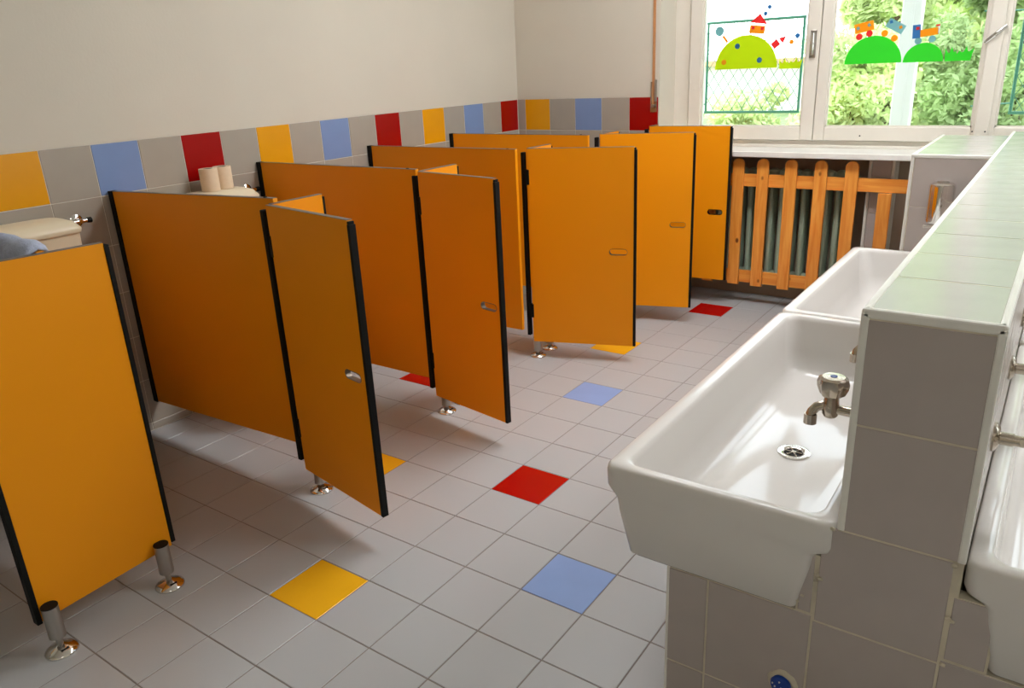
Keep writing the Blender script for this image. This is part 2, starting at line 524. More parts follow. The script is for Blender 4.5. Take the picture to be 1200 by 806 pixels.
# ================================================================ WINDOW
W1 = bpy.data.objects.new('window_1', None); COL.objects.link(W1); W1['kind'] = 'structure'
YW = 3.30
b = bmesh.new()
box(b, XW0 + .004, 1.095, YW - .01, YW + .05, ZS - .03, ZH); box(b, XW1 - .1, XW1, YW - .01, YW + .05, ZS - .03, ZH)
box(b, 1.095, XW1 - .1, YW - .01, YW + .05, ZS - .03, 0.928); box(b, 1.095, XW1 - .1, YW - .01, YW + .05, ZH - .06, ZH)
box(b, XW0 + .004, XW1, YW - .022, YW - .008, ZS, 0.906)
mk('window_frame', b, M['frame'], W1, bevel=.003)


def casement(xa, xb, ga, gb, zb=0.932, gz=1.003, ztop=ZH - .065):
    b = bmesh.new()
    y0, y1 = YW - .034, YW + .03
    box(b, xa, ga, y0, y1, zb, ztop); box(b, gb, xb, y0, y1, zb, ztop)
    box(b, ga, gb, y0, y1, zb, gz); box(b, ga, gb, y0, y1, ztop - .07, ztop)
    s = mk('casement', b, M['frame'], W1, bevel=.004)
    b = bmesh.new()   # glazing bead
    for (p, q, r, t) in ((ga, ga + .008, gz, ztop - .07), (gb - .008, gb, gz, ztop - .07), (ga, gb, gz, gz + .008)):
        box(b, p, q, y0 + .012, y0 + .022, r, t)
    mk('glazing_bead', b, M['frame'], s)
    bbox_obj('pane', (ga, gb, YW - .002, YW + .002, gz, ztop - .07), M['glass'], s)
    return s


def handle(x, z, parent, ang=0, w=.016):
    b = bmesh.new(); y = YW - .034
    box(b, x - w, x + w, y - .006, y, z - .07, z + .07)
    h = mk('handle_plate', b, M['steel'], parent, bevel=.003)
    b = bmesh.new()
    d = Vector((math.sin(ang), 0, math.cos(ang)))
    c = Vector((x, y - .02, z))
    tube(b, [Vector((x, y - .004, z)), Vector((x, y - .03, z))], .008, 10)
    tube(b, [c - d * .055, c, c + d * .055], [.008, .011, .008], 10)
    mk('lever', b, M['chrome'], h, smooth=40)


c1 = casement(1.105, 1.833, 1.178, 1.765)
handle(1.80, 1.43, c1)
c2 = casement(1.837, 2.618, 1.893, 2.592)
c3 = casement(2.655, 3.41, 2.690, 3.345)
c4 = casement(3.414, 4.24, 3.47, 4.18)
c5 = casement(4.244, 5.09, 4.30, 5.02)
b = bmesh.new()
box(b, 2.607, 2.668, YW - .048, YW - .033, 0.922, ZH - .07)
mk('meeting_bar', b, M['frame'], W1, bevel=.004)
handle(2.637, 1.43, W1, ang=math.radians(48), w=.018)
b = bmesh.new()
lathe(b, (2.08, YW - .0335, 0.958), [(.004, 0), (.004, -.003)], 10, 'Y')
for p in ((2.60, .985), (2.655, .985)): lathe(b, (p[0], YW - .0475, p[1]), [(.004, 0), (.004, -.002)], 8, 'Y')
mk('screw_head', b, M['hole'], W1)

# sill
sill = bbox_obj('window_sill', (XW0 + .002, 2.498, 3.035, 3.305, .860, ZS), M['sill'], W1, bevel=.004)
bbox_obj('window_sill', (2.99, XW1, 3.035, 3.305, .860, ZS), M['sill'], W1, bevel=.004)

# roller-shutter strap beside the window
st = empty('shutter_strap', (.97, YF, 1.1), 'brown webbing shutter strap with metal winder plate left of the window', 'strap')
b = bmesh.new()
box(b, -.008, .008, -.010, -.007, .03, 1.3)
mk('webbing', b, M['strap'], st)
b = bmesh.new()
box(b, -.020, .020, -.007, -.0005, .0, .17); mk('winder_plate', b, M['worn_chrome'], st, bevel=.002)
b = bmesh.new()
lathe(b, (.0, -.013, .035), [(.011, -.006), (.011, .006)], 12, 'Y')
box(b, .012, .022, -.024, -.006, .06, .18)
mk('roller_guide', b, M['steel'], st, bevel=.001)

# ---- window decals
YD = YW - .0026


def decal(name, loops, m, parent, layer=0):
    o = curve_shape(name, loops, 0.0004, m, parent)
    o.rotation_euler = (math.pi / 2, 0, 0)
    o.location = (0, YD - 0.0009 * layer, 0)
    return o


def grass(x0, x1, z, h, n):
    sh = [(0, 0), (-.03, .92), (.07, .62), (.15, .52), (.23, 1.0), (.31, .58), (.39, .66), (.44, .46), (.53, .72), (.60, .56), (.69, .62), (.78, 1.0),
          (.84, .62), (.90, .60), (1.06, .86), (.97, 0)]
    return [(x0 + (x1 - x0) * u, z + h * v) for u, v in sh]


def quad(cx, cy, w_, h_, a):
    a = math.radians(a); c, s = math.cos(a), math.sin(a)
    return [(cx + c * x - s * y, cy + s * x + c * y) for x, y in ((-w_ / 2, -h_ / 2), (w_ / 2, -h_ / 2), (w_ / 2, h_ / 2), (-w_ / 2, h_ / 2))]


D1 = empty('window_sticker', (0, 0, 0), 'lime green hill sticker with small red-roofed house on the left window pane', 'sticker', 'coloured stickers on the window glass')
decal('hill', [circle(1.428, 1.318, .178, 40, 0, 180)], M['st_lime'], D1)
decal('lollipop_tree', [circle(1.268, 1.524, .0255, 24)], M['st_pale'], D1)
decal('tree_stem', [quad(1.303, 1.481, .013, .046, 38)], M['st_orange'], D1)
decal('house_wall', [quad(1.484, 1.521, .086, .042, -6)], M['st_orange'], D1, 1)
decal('house_roof', [[(1.443, 1.560), (1.537, 1.545), (1.496, 1.603)]], M['st_red'], D1)
decal('house_window', [quad(1.461, 1.531, .016, .016, -6)], M['st_red'], D1, 2)
decal('house_window', [quad(1.512, 1.524, .016, .016, -6)], M['st_red'], D1, 2)
decal('dot', [circle(1.376, 1.439, .0145)], M['st_blue'], D1, 1)
decal('dot', [circle(1.301, 1.357, .0145)], M['st_orange'], D1, 1)
decal('dot', [circle(1.506, 1.361, .0145)], M['st_blue'], D1, 1)
decal('dot', [circle(1.706, 1.477, .0125)], M['st_blue'], D1)
decal('dot', [circle(1.676, 1.447, .0125)], M['st_orange'], D1)
decal('hut_wall', [quad(1.590, 1.440, .040, .036, 40)], M['st_red'], D1)
decal('hut_roof', [[(1.604, 1.470), (1.630, 1.442), (1.646, 1.478)]], M['st_red'], D1)
decal('grass_tuft', [grass(1.619, 1.735, 1.310, .056, 6)], M['st_lime'], D1)
for k, (dx, dz) in enumerate(((1.525, 1.60), (1.545, 1.632), (1.550, 1.68), (1.555, 1.73))):
    decal('dot', [circle(dx, dz, .011, 14)], M['st_blue'], D1)

D2 = empty('window_sticker', (0, 0, 0), 'two green hills with a toy cart train sticker on the middle window pane', 'sticker', 'coloured stickers on the window glass')


def dome(cx, z, r, h):
    return [(cx + r * math.cos(math.radians(t)), z + h * math.sin(math.radians(t))) for t in range(0, 181, 5)]


decal('hill', [dome(2.097, 1.320, .137, .134)], M['st_green'], D2)
decal('hill', [dome(2.332, 1.318, .091, .090)], M['st_green'], D2)
decal('grass_tuft', [grass(2.430, 2.545, 1.317, .068, 7)], M['st_green'], D2)
decal('wagon_box', [quad(2.041, 1.498, .092, .046, 11)], M['st_orange'], D2, 1)
decal('wagon_window', [quad(2.012, 1.494, .014, .014, 40)], M['st_pale'], D2, 2)
decal('wagon_window', [quad(2.064, 1.507, .014, .014, 40)], M['st_pale'], D2, 2)
decal('wheel', [circle(2.021, 1.453, .0162)], M['st_red'], D2, 1)
decal('wheel', [circle(2.069, 1.466, .0162)], M['st_red'], D2, 1)
decal('wagon_box', [quad(2.190, 1.494, .088, .044, -29)], M['st_pale'], D2, 1)
decal('wagon_window', [quad(2.168, 1.515, .014, .014, 15)], M['st_blue'], D2, 2)
decal('wagon_window', [quad(2.214, 1.487, .014, .014, 15)], M['st_orange'], D2, 2)
decal('wheel', [circle(2.142, 1.463, .0162)], M['st_orange'], D2, 1)
decal('wheel', [circle(2.190, 1.437, .0162)], M['st_orange'], D2, 1)
decal('engine_cab', [quad(2.289, 1.462, .036, .064, 3)], M['st_blue'], D2, 1)
decal('engine_window', [quad(2.293, 1.477, .016, .014, 3)], M['st_red'], D2, 2)
decal('engine_body', [quad(2.346, 1.456, .080, .034, 7)], M['st_orange'], D2, 1)
decal('funnel', [quad(2.388, 1.468, .008, .040, 0)], M['st_white'], D2, 1)
decal('funnel_cap', [quad(2.382, 1.486, .018, .008, 5)], M['st_red'], D2, 2)
decal('wheel', [circle(2.301, 1.418, .0162)], M['st_pale'], D2, 1)
decal('wheel', [circle(2.363, 1.424, .0162)], M['st_pale'], D2, 1)

# ================================================================ RADIATOR NICHE
# tiled pier in the niche
pier = bbox_obj('wall_pier', (2.170, 2.282, 3.17, 3.321, 0.0, .859), M['grout_wall'], kind='structure')
for k in range(5):
    z0, z1 = .001 + k * .19, min(.001 + (k + 1) * .19, .858)
    if z1 - z0 > .02:
        tile(pier, M['low_tile'], (2.226, 3.1715, (z0 + z1) / 2), .092, z1 - z0 - .004, .008, '-y')
for x in (2.170, 2.282): bbox_obj('corner_trim', (x - .008, x + .008, 3.159, 3.175, 0, .859), M['trim'], pier, bevel=.003)

# radiator
rad = empty('radiator', (1.0, 3.25, 0), 'grey-green column radiator behind the wooden picket guard', 'radiator')
ncol = 0
xc = .045
while xc < 1.09:
    b = bmesh.new()
    for dy in (-.035, .0, .035):
        tube(b, [(xc, dy, .16), (xc, dy, .74)], .0155, 10)
    lathe(b, (xc, 0, .745), [(.030, -.02), (.034, 0), (.03, .022), (.012, .032)], 14)
    lathe(b, (xc, 0, .14), [(.020, -.012), (.032, 0), (.034, .02)], 14)
    mk('column', b, M['radiator'], rad, smooth=50)
    xc += .0605
b = bmesh.new()
tube(b, [(.0, 0, .165), (1.11, 0, .165)], .018, 12); tube(b, [(.0, 0, .735), (1.11, 0, .735)], .018, 12)
mk('manifold', b, M['radiator'], rad, smooth=50)
for x in (.10, 1.0): bbox_obj('foot', (x - .012, x + .012, -.03, .03, 0, .15), M['radiator'], rad)
b = bmesh.new()
tube(b, [(1.10, 0, .735), (1.16, 0, .735), (1.18, -.0, .76), (1.19, .045, .78)], .011, 10)
mk('valve_pipe', b, M['niche'], rad, smooth=50)

# picket guard
pg = empty('radiator_guard', (0, 3.10, 0), 'varnished orange pine picket guard in front of the radiator', 'fence')
px = [1.008 + .0325, 1.18, 1.338, 1.495, 1.633, 1.787, 1.943, 2.0985]
for k, x in enumerate(px):
    hw = .0325
    pts = [(x - hw, .118), (x + hw, .118), (x + hw, .815)] + circle(x, .815, hw, 14, 0, 180)[1:-1] + [(x - hw, .815)]
    o = curve_shape('picket', [pts], .009 - .002, M['wood_picket'], pg, bevel=.002)
    o.rotation_euler = (math.pi / 2, 0, 0); o.location = (0, -.012, 0)
bbox_obj('picket', (2.236, 2.300, -.018, -.001, .02, .688), M['wood'], pg, bevel=.002)
bbox_obj('rail', (1.004, 2.46, -.002, .016, .690, .760), M['wood_rail'], pg, bevel=.002)
bbox_obj('rail', (1.004, 2.46, -.002, .016, .130, .202), M['wood_rail'], pg, bevel=.002)
for x in (1.03, 2.43): bbox_obj('foot_post', (x - .02, x + .02, .0, .04, 0, .70), M['wood'], pg, bevel=.002)

# ================================================================ MIDDLE PARTITION WALL AND PLINTH
PX0, PX1, PY1, PZ = 2.782, 2.979, 3.05, 1.005
BX0, BX1 = 2.465, 3.296
wm_b = bmesh.new()
e = .008
g_ = .0010
box(wm_b, PX0 + g_, PX1 - g_, g_, PY1, -.05, PZ - g_)
g_ = .0013
box(wm_b, BX0 + g_, BX1 - g_, g_, 3.03, -.05, .4035 - g_)
g_ = .0016
box(wm_b, 2.724, 3.036, g_, .026, .39, .533)
wm = mk('wall_middle', wm_b, M['grout_old'], kind='structure')
TT = .0085
zs = [.001, .187, .392, .598, .804, .990]
# end face tiles (facing the camera): (x0, x1, z0, z1)
face = [(2.757, 2.966, .392, .598), (2.726, 2.753, .404, .533), (2.970, 3.034, .404, .533)]
for (xa, xb, lo) in ((BX0 + .002, 2.553, .165), (2.553, 2.755, .165), (2.755, 2.966, .187), (2.966, 3.172, .187), (3.172, BX1 - .002, .187)):
    hi = .392 if xa == 2.755 else .402
    face += [(xa, xb, .001, lo), (xa, xb, lo, hi)]
for (xa, xb, za_, zb_) in face:
    tile(wm, M['low_tile'], ((xa + xb) / 2, e, (za_ + zb_) / 2), xb - xa - .0046, zb_ - za_ - .0042, TT, '-y')
for a, c_ in ((.598, .804), (.804, .990)):
    tile(wm, M['low_tile'], ((PX0 + PX1) / 2, e, (a + c_) / 2), PX1 - PX0 - .022, c_ - a - .004, TT, '-y')
# top tiles
joints = [.010, .225, .430, .630, .822, 1.015, 1.208, 1.40, 1.60, 1.80, 2.0, 2.20, 2.40, 2.60, 2.80, 3.045]
for a, c_ in zip(joints, joints[1:]):
    tile(wm, M['top_tile'], ((PX0 + PX1) / 2, (a + c_) / 2, PZ - e - .001), PX1 - PX0 - .022, c_ - a - .003, TT, '+z')
# side tiles above the troughs
for k in range(15):
    ya, yb = .012 + k * .2, .012 + (k + 1) * .2
    for a, c_ in ((.598, .804), (.804, .995)):
        tile(wm, M['low_tile'], (PX1 - e, (ya + yb) / 2, (a + c_) / 2), yb - ya - .004, c_ - a - .004, TT, '+x')
        if ya < 2.1: tile(wm, M['low_tile'], (PX0 + e, (ya + yb) / 2, (a + c_) / 2), yb - ya - .004, c_ - a - .004, TT, '-x')
for k in range(15):
    ya, yb = .012 + k * .2, .012 + (k + 1) * .2
    for a, c_ in ((.0, .187), (.187, .383)):
        tile(wm, M['low_tile'], (BX0 + e, (ya + yb) / 2, (a + c_) / 2), yb - ya - .004, c_ - a - .004, TT, '-x')
# corner trims
for xa in (PX0, PX1):
    s_ = 1 if xa == PX0 else -1
    b = bmesh.new(); x2 = xa + s_ * .011
    box(b, min(xa, x2) - .001, max(xa, x2) + .001, -.0015, .010, .598, PZ - .004)
    mk('corner_trim', b, M['trim'], wm, bevel=.003)
    b = bmesh.new()
    box(b, min(xa, x2) - .001, max(xa, x2) + .001, -.001, PY1, PZ - .010, PZ + .0015)
    mk('edge_trim', b, M['trim'], wm, bevel=.004)
b = bmesh.new(); box(b, PX0, PX1, -.0015, .012, PZ - .015, PZ + .0015)
mk('edge_trim', b, M['trim'], wm, bevel=.004)
b = bmesh.new(); box(b, BX0 - .001, BX0 + .006, -.001, .006, 0, .4035)
mk('corner_trim', b, M['trim'], wm, bevel=.002)
# crumbly mortar where the sinks meet the wall
b = bmesh.new()
for (x, z, r) in ((2.757, .495, .007), (2.762, .488, .010), (2.755, .480, .006), (2.775, .598, .008), (2.735, .44, .006), (2.728, .425, .005),
                  (2.969, .49, .009), (2.975, .485, .007), (2.972, .395, .009), (2.965, .592, .008)):
    bmesh.ops.create_icosphere(b, subdivisions=2, radius=r * .5, matrix=Matrix.Translation((x, -.002, z)) @ Matrix.Diagonal((1.2, .6, .9, 1)))
for v in b.verts: v.co += Vector((random.uniform(-.001, .001), random.uniform(-.0006, .0006), random.uniform(-.001, .001)))
mk('mortar', b, M['grout_old'], wm, smooth=60)

# end block of the partition (wall return towards the cubicles)
ZB2 = .990
blk_b = bmesh.new(); box(blk_b, 2.5 + .0016, PX0 + .012, 2.2 + .0016, 3.03, 0, ZB2 - .0016)
blk = mk('wall_return', blk_b, M['grout_old'], kind='structure')
for k, (a, c_) in enumerate(zip((0, .19, .39, .59, .785), (.19, .39, .59, .785, ZB2 - .012))):
    tile(blk, M['low_tile'], (2.647, 2.208, (a + c_) / 2), .266, c_ - a - .002, TT, '-y')
for ya in (2.215, 2.415, 2.615, 2.815):
    tile(blk, M['top_tile'], (2.646, ya + .1, ZB2 - .009), .265, .196, TT, '+z')
    for a, c_ in zip((0, .19, .39, .59, .785), (.19, .39, .59, .785, ZB2 - .012)):
        tile(blk, M['low_tile'], (2.508, ya + .1, (a + c_) / 2), .196, c_ - a - .004, TT, '-x')
b = bmesh.new(); box(b, 2.4985, 2.511, 2.1985, 2.212, 0, ZB2 - .003); mk('corner_trim', b, M['trim'], blk, bevel=.003)
b = bmesh.new(); box(b, 2.4985, PX0 + .002, 2.1985, 2.2115, ZB2 - .013, ZB2 + .0015); box(b, 2.4985, 2.511, 2.2, 3.03, ZB2 - .012, ZB2 + .0015)
mk('edge_trim', b, M['trim'], blk, bevel=.003)

# blue pipe cap in the plinth
cp = empty('pipe_cap', (2.712, 0, .222), 'round blue plastic pipe cap set in yellowed mortar low on the tiled wall end', 'cap')
b = bmesh.new()
lathe(b, (0, .003, 0), [(.020, 0), (.020, -.010), (.018, -.014), (.010, -.0155)], 24, 'Y')
mk('cap', b, M['blue_cap'], cp, smooth=50)
b = bmesh.new()
lathe(b, (.002, .0, .002), [(.030, .001), (.029, -.004), (.022, -.0065), (.020, -.004)], 18, 'Y')
for v in b.verts: v.co += Vector((random.uniform(-.002, .003), 0, random.uniform(-.002, .002)))
mk('mortar_ring', b, M['grout_old'], cp, smooth=60)
b = bmesh.new()
for x, z in ((-.009, -.003), (.003, -.003), (-.001, .010), (-.014, .003), (.014, -.002)):
    lathe(b, (x, -.0125, z), [(.0018, 0), (.0012, -.002)], 8, 'Y')
mk('speck', b, M['trim'], cp)


# ================================================================ TROUGH SINKS
def trough(name, y0, y1, side, label, drain=True):
    """ceramic trough; local +u goes from the wall to the front lip. side = -1 left of the partition, +1 right"""
    xw = PX0 if side < 0 else PX1
    t = empty(name, (xw, y0, 0), label, 'sink', 'ceramic trough sinks on the middle wall')
    L_ = y1 - y0
    W = .460

    def lvl(u0, u1, v0, v1, z, r, n=6):
        pts = rrect(u0, u1, v0, v1, r, n)
        return [(side * u if side > 0 else -u, v, z) for u, v in pts]
    lv = []
    # outside, from the foot up: (u0,u1) measured from the wall
    lv.append(lvl(.062, .395, .012, L_ - .012, .402, .012))
    lv.append(lvl(.055, .407, .004, L_ - .004, .410, .018))
    lv.append(lvl(.036, .431, .001, L_ - .001, .500, .020))
    lv.append(lvl(.032, .436, .000, L_ - .000, .530, .021))
    lv.append(lvl(.026, .441, .000, L_ - .000, .537, .022))
    lv.append(lvl(.006, .450, .000, L_ - .000, .545, .024))
    lv.append(lvl(.001, .460, .000, L_ - .000, .556, .026))
    lv.append(lvl(.001, .462, .000, L_ - .000, .590, .026))
    lv.append(lvl(.002, .460, .002, L_ - .002, .600, .026))
    lv.append(lvl(.006, .455, .006, L_ - .006, .605, .026))
    lv.append(lvl(.030, .428, .026, L_ - .026, .605, .034))
    lv.append(lvl(.034, .424, .030, L_ - .030, .602, .036))
    lv.append(lvl(.037, .420, .035, L_ - .035, .590, .040))
    lv.append(lvl(.042, .408, .050, L_ - .050, .500, .050))
    lv.append(lvl(.050, .396, .070, L_ - .070, .450, .060))
    lv.append(lvl(.064, .382, .096, L_ - .096, .434, .072))
    lv.append(lvl(.086, .362, .130, L_ - .130, .4255, .076))
    lv.append(lvl(.120, .330, .180, L_ - .180, .4200, .076))
    lv.append(lvl(.190, .275, L_ * .5 - .08, L_ * .5 + .08, .4165, .040))
    b = bmesh.new(); loft(b, lv)
    mk('basin', b, M['ceramic'], t, smooth=70)
    if drain:
        dx, dy = side * .232, .60
        b = bmesh.new()
        lathe(b, (dx, dy, .4165), [(.041, .000), (.041, .0035), (.037, .0045), (.026, .0035), (.0225, .0015), (.0222, .0008)], 32)
        d = mk('drain', b, M['chrome'], t, smooth=40)
        b = bmesh.new(); lathe(b, (dx, dy, .4165), [(.0222, .0012), (.0222, .0016)], 24); mk('drain_hole', b, M['hole'], d)
        b = bmesh.new()
        for k in range(3):
            a = k * math.pi / 3
            p = Vector((math.cos(a), math.sin(a), 0)) * .0215
            tube(b, [Vector((dx, dy, .4190)) - p, Vector((dx, dy, .4190)) + p], .0022, 6)
        lathe(b, (dx, dy, .4165), [(.007, .001), (.007, .004), (.003, .005)], 12)
        mk('drain_cross', b, M['worn_chrome'], d, smooth=40)
    return t


trough('trough_sink', -.010, 1.178, -1, 'white ceramic trough sink nearest the camera, left of the middle wall')
trough('trough_sink', 1.186, 2.194, -1, 'white ceramic trough sink left of the middle wall, farther one towards the radiator')
trough('trough_sink', -.004, 1.178, 1, 'white ceramic trough sink cut off at the right edge of the photo, nearer one')
trough('trough_sink', 1.186, 2.374, 1, 'white ceramic trough sink right of the middle wall, farther one')


# ================================================================ TAPS
def tap(x, y, z, side, label):
    t = empty('tap', (x, y, z), label, 'tap', 'chrome taps on the middle wall')
    s = side
    b = bmesh.new()
    lathe(b, (0, 0, 0), [(.026, 0), (.026, s * .004), (.020, s * .010), (.011, s * .012)], 24, 'X')
    mk('wall_flange', b, M['worn_chrome'], t, smooth=40)
    b = bmesh.new()
    tube(b, [(0, 0, 0), (s * .032, 0, 0)], .0115, 14)
    tube(b, [(s * .030, 0, 0), (s * .070, 0, 0)], .0095, 14)
    lathe(b, (s * .073, 0, -.012), [(.012, -.004), (.0155, .002), (.0165, .014), (.0145, .026), (.0135, .040)], 18)
    mk('body', b, M['worn_chrome'], t, smooth=40)
    b = bmesh.new()
    pts = [(s * .078, 0, .004), (s * .088, -.003, .005), (s * .098, -.006, .001), (s * .105, -.009, -.009), (s * .107, -.010, -.018)]
    tube(b, pts, [.010, .0095, .0092, .0095, .010], 14)
    tube(b, [(s * .107, -.010, -.014), (s * .107, -.010, -.034)], .0125, 16)
    mk('spout', b, M['worn_chrome'], t, smooth=50)
    b = bmesh.new()   # faceted knob: alternating lobes
    rings = []
    n = 24
    for r, h, lob in ((.016, .026, 0), (.024, .031, .16), (.0295, .044, .26), (.0305, .054, .20), (.0275, .064, .07), (.021, .0675, .0), (.010, .068, 0)):
        rings.append([(s * .073 + r * (1 - lob * (.5 - .5 * math.cos(6 * a))) * math.cos(a), r * (1 - lob * (.5 - .5 * math.cos(6 * a))) * math.sin(a), h)
                      for a in [2 * math.pi * k / n for k in range(n)]])
    loft(b, rings)
    k_ = mk('knob', b, M['worn_chrome'], t, smooth=25)
    b = bmesh.new(); lathe(b, (s * .073, 0, .0675), [(.0065, 0), (.0065, .0016), (.005, .002)], 16)
    mk('cap_disc', b, M['blue_cap'], k_)
    return t


ZTAP = .735
for k, y in enumerate((.20, .58, .96)):
    tap(PX0, y, ZTAP, -1, ['chrome tap with faceted knob over the nearest sink drain, left of the middle wall', 'second tap left of the middle wall, mostly hidden behind its end', 'third tap left of the middle wall, above the nearer trough'][k])
for k, y in enumerate((1.38, 1.78)):
    tap(PX0, y, ZTAP, -1, ['first tap over the farther left trough', 'tap nearest the soap dispenser on the left side'][k])
for k, y in enumerate((.19, .56, .95)):
    tap(PX1, y, ZTAP + .012, 1, ['lowest chrome tap at the right edge of the photo', 'second chrome tap from the bottom at the right photo edge', 'topmost chrome tap at the right photo edge'][k])

# soap dispenser
sd = empty('soap_dispenser', (2.630, 2.20, .735), 'tall shiny chrome cylinder soap dispenser on the tiled wall return', 'dispenser')
b = bmesh.new()
lathe(b, (0, -.052, .0), [(.036, 0), (.044, .004), (.046, .012), (.046, .140), (.044, .152), (.036, .158), (.020, .159)], 36)
mk('body', b, M['chrome'], sd, smooth=40)
b = bmesh.new(); lathe(b, (0, -.052, .157), [(.022, 0), (.022, .004), (.018, .006)], 24); mk('lid', b, M['steel'], sd, smooth=40)
bbox_obj('bracket', (-.02, .02, -.010, -.001, .02, .14), M['steel'], sd)
b = bmesh.new(); tube(b, [(0, -.052, .002), (0, -.052, -.018)], .011, 12); tube(b, [(0, -.052, -.010), (-.045, -.075, -.012)], .007, 12)
mk('nozzle', b, M['chrome'], sd, smooth=40)


# ================================================================ CUBICLES
def foot(parent, x, y, top):
    b = bmesh.new()
    tube(b, [(x, y, .032 if top < .12 else .048), (x, y, top)], .0205, 22)
    f = mk('foot', b, M['steel'], parent, smooth=40)
    b = bmesh.new(); tube(b, [(x, y, top), (x, y, top + .0025)], .0207, 22); mk('cap', b, M['black'], f, smooth=40)
    b = bmesh.new(); tube(b, [(x, y, .006), (x, y, .052)], .0085, 12); mk('spindle', b, M['steel'], f, smooth=40)
    b = bmesh.new()
    lathe(b, (x, y, .0), [(.041, 0), (.0415, .003), (.039, .007), (.030, .013), (.018, .017), (.010, .022)], 30)
    mk('floor_flange', b, M['chrome'], f, smooth=50)
    b = bmesh.new(); box(b, x + .014, x + .026, y - .010, y + .010, .0130, .0160); mk('screw_slot', b, M['black'], f)
    return f


def vec_slab(bm, a, b_, z0, z1, t):
    """vertical slab from plan point a to b_, thickness t centred"""
    d = Vector((b_[0] - a[0], b_[1] - a[1], 0)).normalized(); n = Vector((-d.y, d.x, 0)) * t / 2
    A = Vector((a[0], a[1], 0)); B = Vector((b_[0], b_[1], 0)); z = Vector((0, 0, 1))
    z0a, z0b = z0 if isinstance(z0, tuple) else (z0, z0)
    z1a, z1b = z1 if isinstance(z1, tuple) else (z1, z1)
    hexa(bm, [A - n + z * z0a, B - n + z * z0b, B + n + z * z0b, A + n + z * z0a, A - n + z * z1a, B - n + z * z1b, B + n + z * z1b, A + n + z * z1a])


ZT0 = 1.03


def cubicle(y_p, hinge, free, zdoor, pil_len, feet, plab, zside=((.165, .165), (1.034, 1.034)), side_panel=True, name='cubicle_partition', handle_dark=False,
            feet_top=.10):
    hx, hy = hinge
    t = empty(name, (0, hy, 0), plab, 'partition', 'orange toilet cubicle partitions')
    T = .018
    if side_panel:
        b = bmesh.new(); vec_slab(b, (.022, y_p - hy), (hx - .012, y_p - hy), *zside, T)
        sp = mk('side_panel', b, M['orange'], t, bevel=.0015)
        b = bmesh.new(); z0, z1 = zside[0][0], zside[1][0]
        hexa(b, [(.003, y_p - hy - .014, z0 - .002), (.030, y_p - hy - .014, z0 - .002), (.030, y_p - hy + .014, z0 - .002), (.003, y_p - hy + .014, z0 - .002),
                 (.003, y_p - hy - .014, z1 + .001), (.030, y_p - hy - .014, z1 + .001), (.030, y_p - hy + .014, z1 + .001), (.003, y_p - hy + .014, z1 + .001)])
        mk('wall_channel', b, M['black'], sp, bevel=.001)
        b = bmesh.new(); vec_slab(b, (.03, y_p - hy), (hx - .014, y_p - hy), (zside[1][0], zside[1][1]), (zside[1][0] + .0012, zside[1][1] + .0012), T + .001)
        mk('top_edge', b, M['greyedge'], sp)
        b = bmesh.new(); lathe(b, (hx - .06, y_p - hy, ZT0 + .004), [(.006, 0), (.006, .003)], 10); mk('screw', b, M['black'], sp)
    # front panel
    z0, z1 = zdoor
    b = bmesh.new(); vec_slab(b, (hx, .012), (hx, pil_len), z0, z1, T)
    fp = mk('front_panel', b, M['orange'], t, bevel=.0015)
    b = bmesh.new(); vec_slab(b, (hx, pil_len), (hx, pil_len + .008), z0, z1 - .008, T + .002); mk('edge_strip', b, M['black'], fp)
    b = bmesh.new(); vec_slab(b, (hx, .012), (hx, pil_len), z1, z1 + .0012, T + .001); mk('top_edge', b, M['greyedge'], fp)
    # hinge post profile
    b = bmesh.new(); box(b, hx - .028, hx - .010, -.012, .010, z0 + .03, z1 - .016); mk('hinge_profile', b, M['black'], t, bevel=.003)
    for (fx, fy) in feet: foot(t, fx, fy - hy, feet_top)
    if free is not None:
        fx, fy = free; dx, dy = fx - hx, fy - hy
        L = math.hypot(dx, dy); ang = math.atan2(dy, dx); H = z1 - z0
        hc = (L * .838, .552 - z0)
        slot = circle(hc[0] + .028, hc[1], .0150, 8, -90, 90) + circle(hc[0] - .028, hc[1], .0150, 8, 90, 270)
        r = .012
        outl = rrect(0.004, L - .012, 0, H, .004, 2)
        d = curve_shape('door', [outl, slot[::-1]], T / 2 - .001, M['orange'], t, bevel=.001)
        d.location = (hx, 0, z0); d.rotation_euler = (math.pi / 2, 0, ang)
        # children in door space: x along, y up, z = thickness (towards -normal)
        b = bmesh.new(); box(b, L - .012, L, 0, H - .012, -T / 2 - .0015, T / 2 + .0015); box(b, L - .012, L - .004, H - .012, H - .003, -T / 2, T / 2)
        mk('edge_strip', b, M['black'], d, bevel=.001)
        b = bmesh.new(); box(b, .004, L - .012, H, H + .0012, -T / 2, T / 2); mk('top_edge', b, M['greyedge'], d)
        b = bmesh.new()
        o_ = slot; i_ = circle(hc[0] + .028, hc[1], .0137, 8, -90, 90) + circle(hc[0] - .028, hc[1], .0137, 8, 90, 270)
        n = len(o_)
        rings = [[b.verts.new((p[0], p[1], z)) for p in lp] for lp, z in ((o_, T / 2 + .0008), (o_, -T / 2 - .0008), (i_, -T / 2 - .0008), (i_, T / 2 + .0008))]
        for q in range(4):
            r0, r1 = rings[q], rings[(q + 1) % 4]
            for k in range(n): b.faces.new((r0[k], r0[(k + 1) % n], r1[(k + 1) % n], r1[k]))
        mk('finger_slot', b, M['black'] if handle_dark else M['slot'], d, smooth=40)
        b = bmesh.new()
        for zz in (H - .13, .16): box(b, -.008, .010, zz - .035, zz + .035, -.010, .010)
        mk('hinge', b, M['black'], d, bevel=.002)
    return t


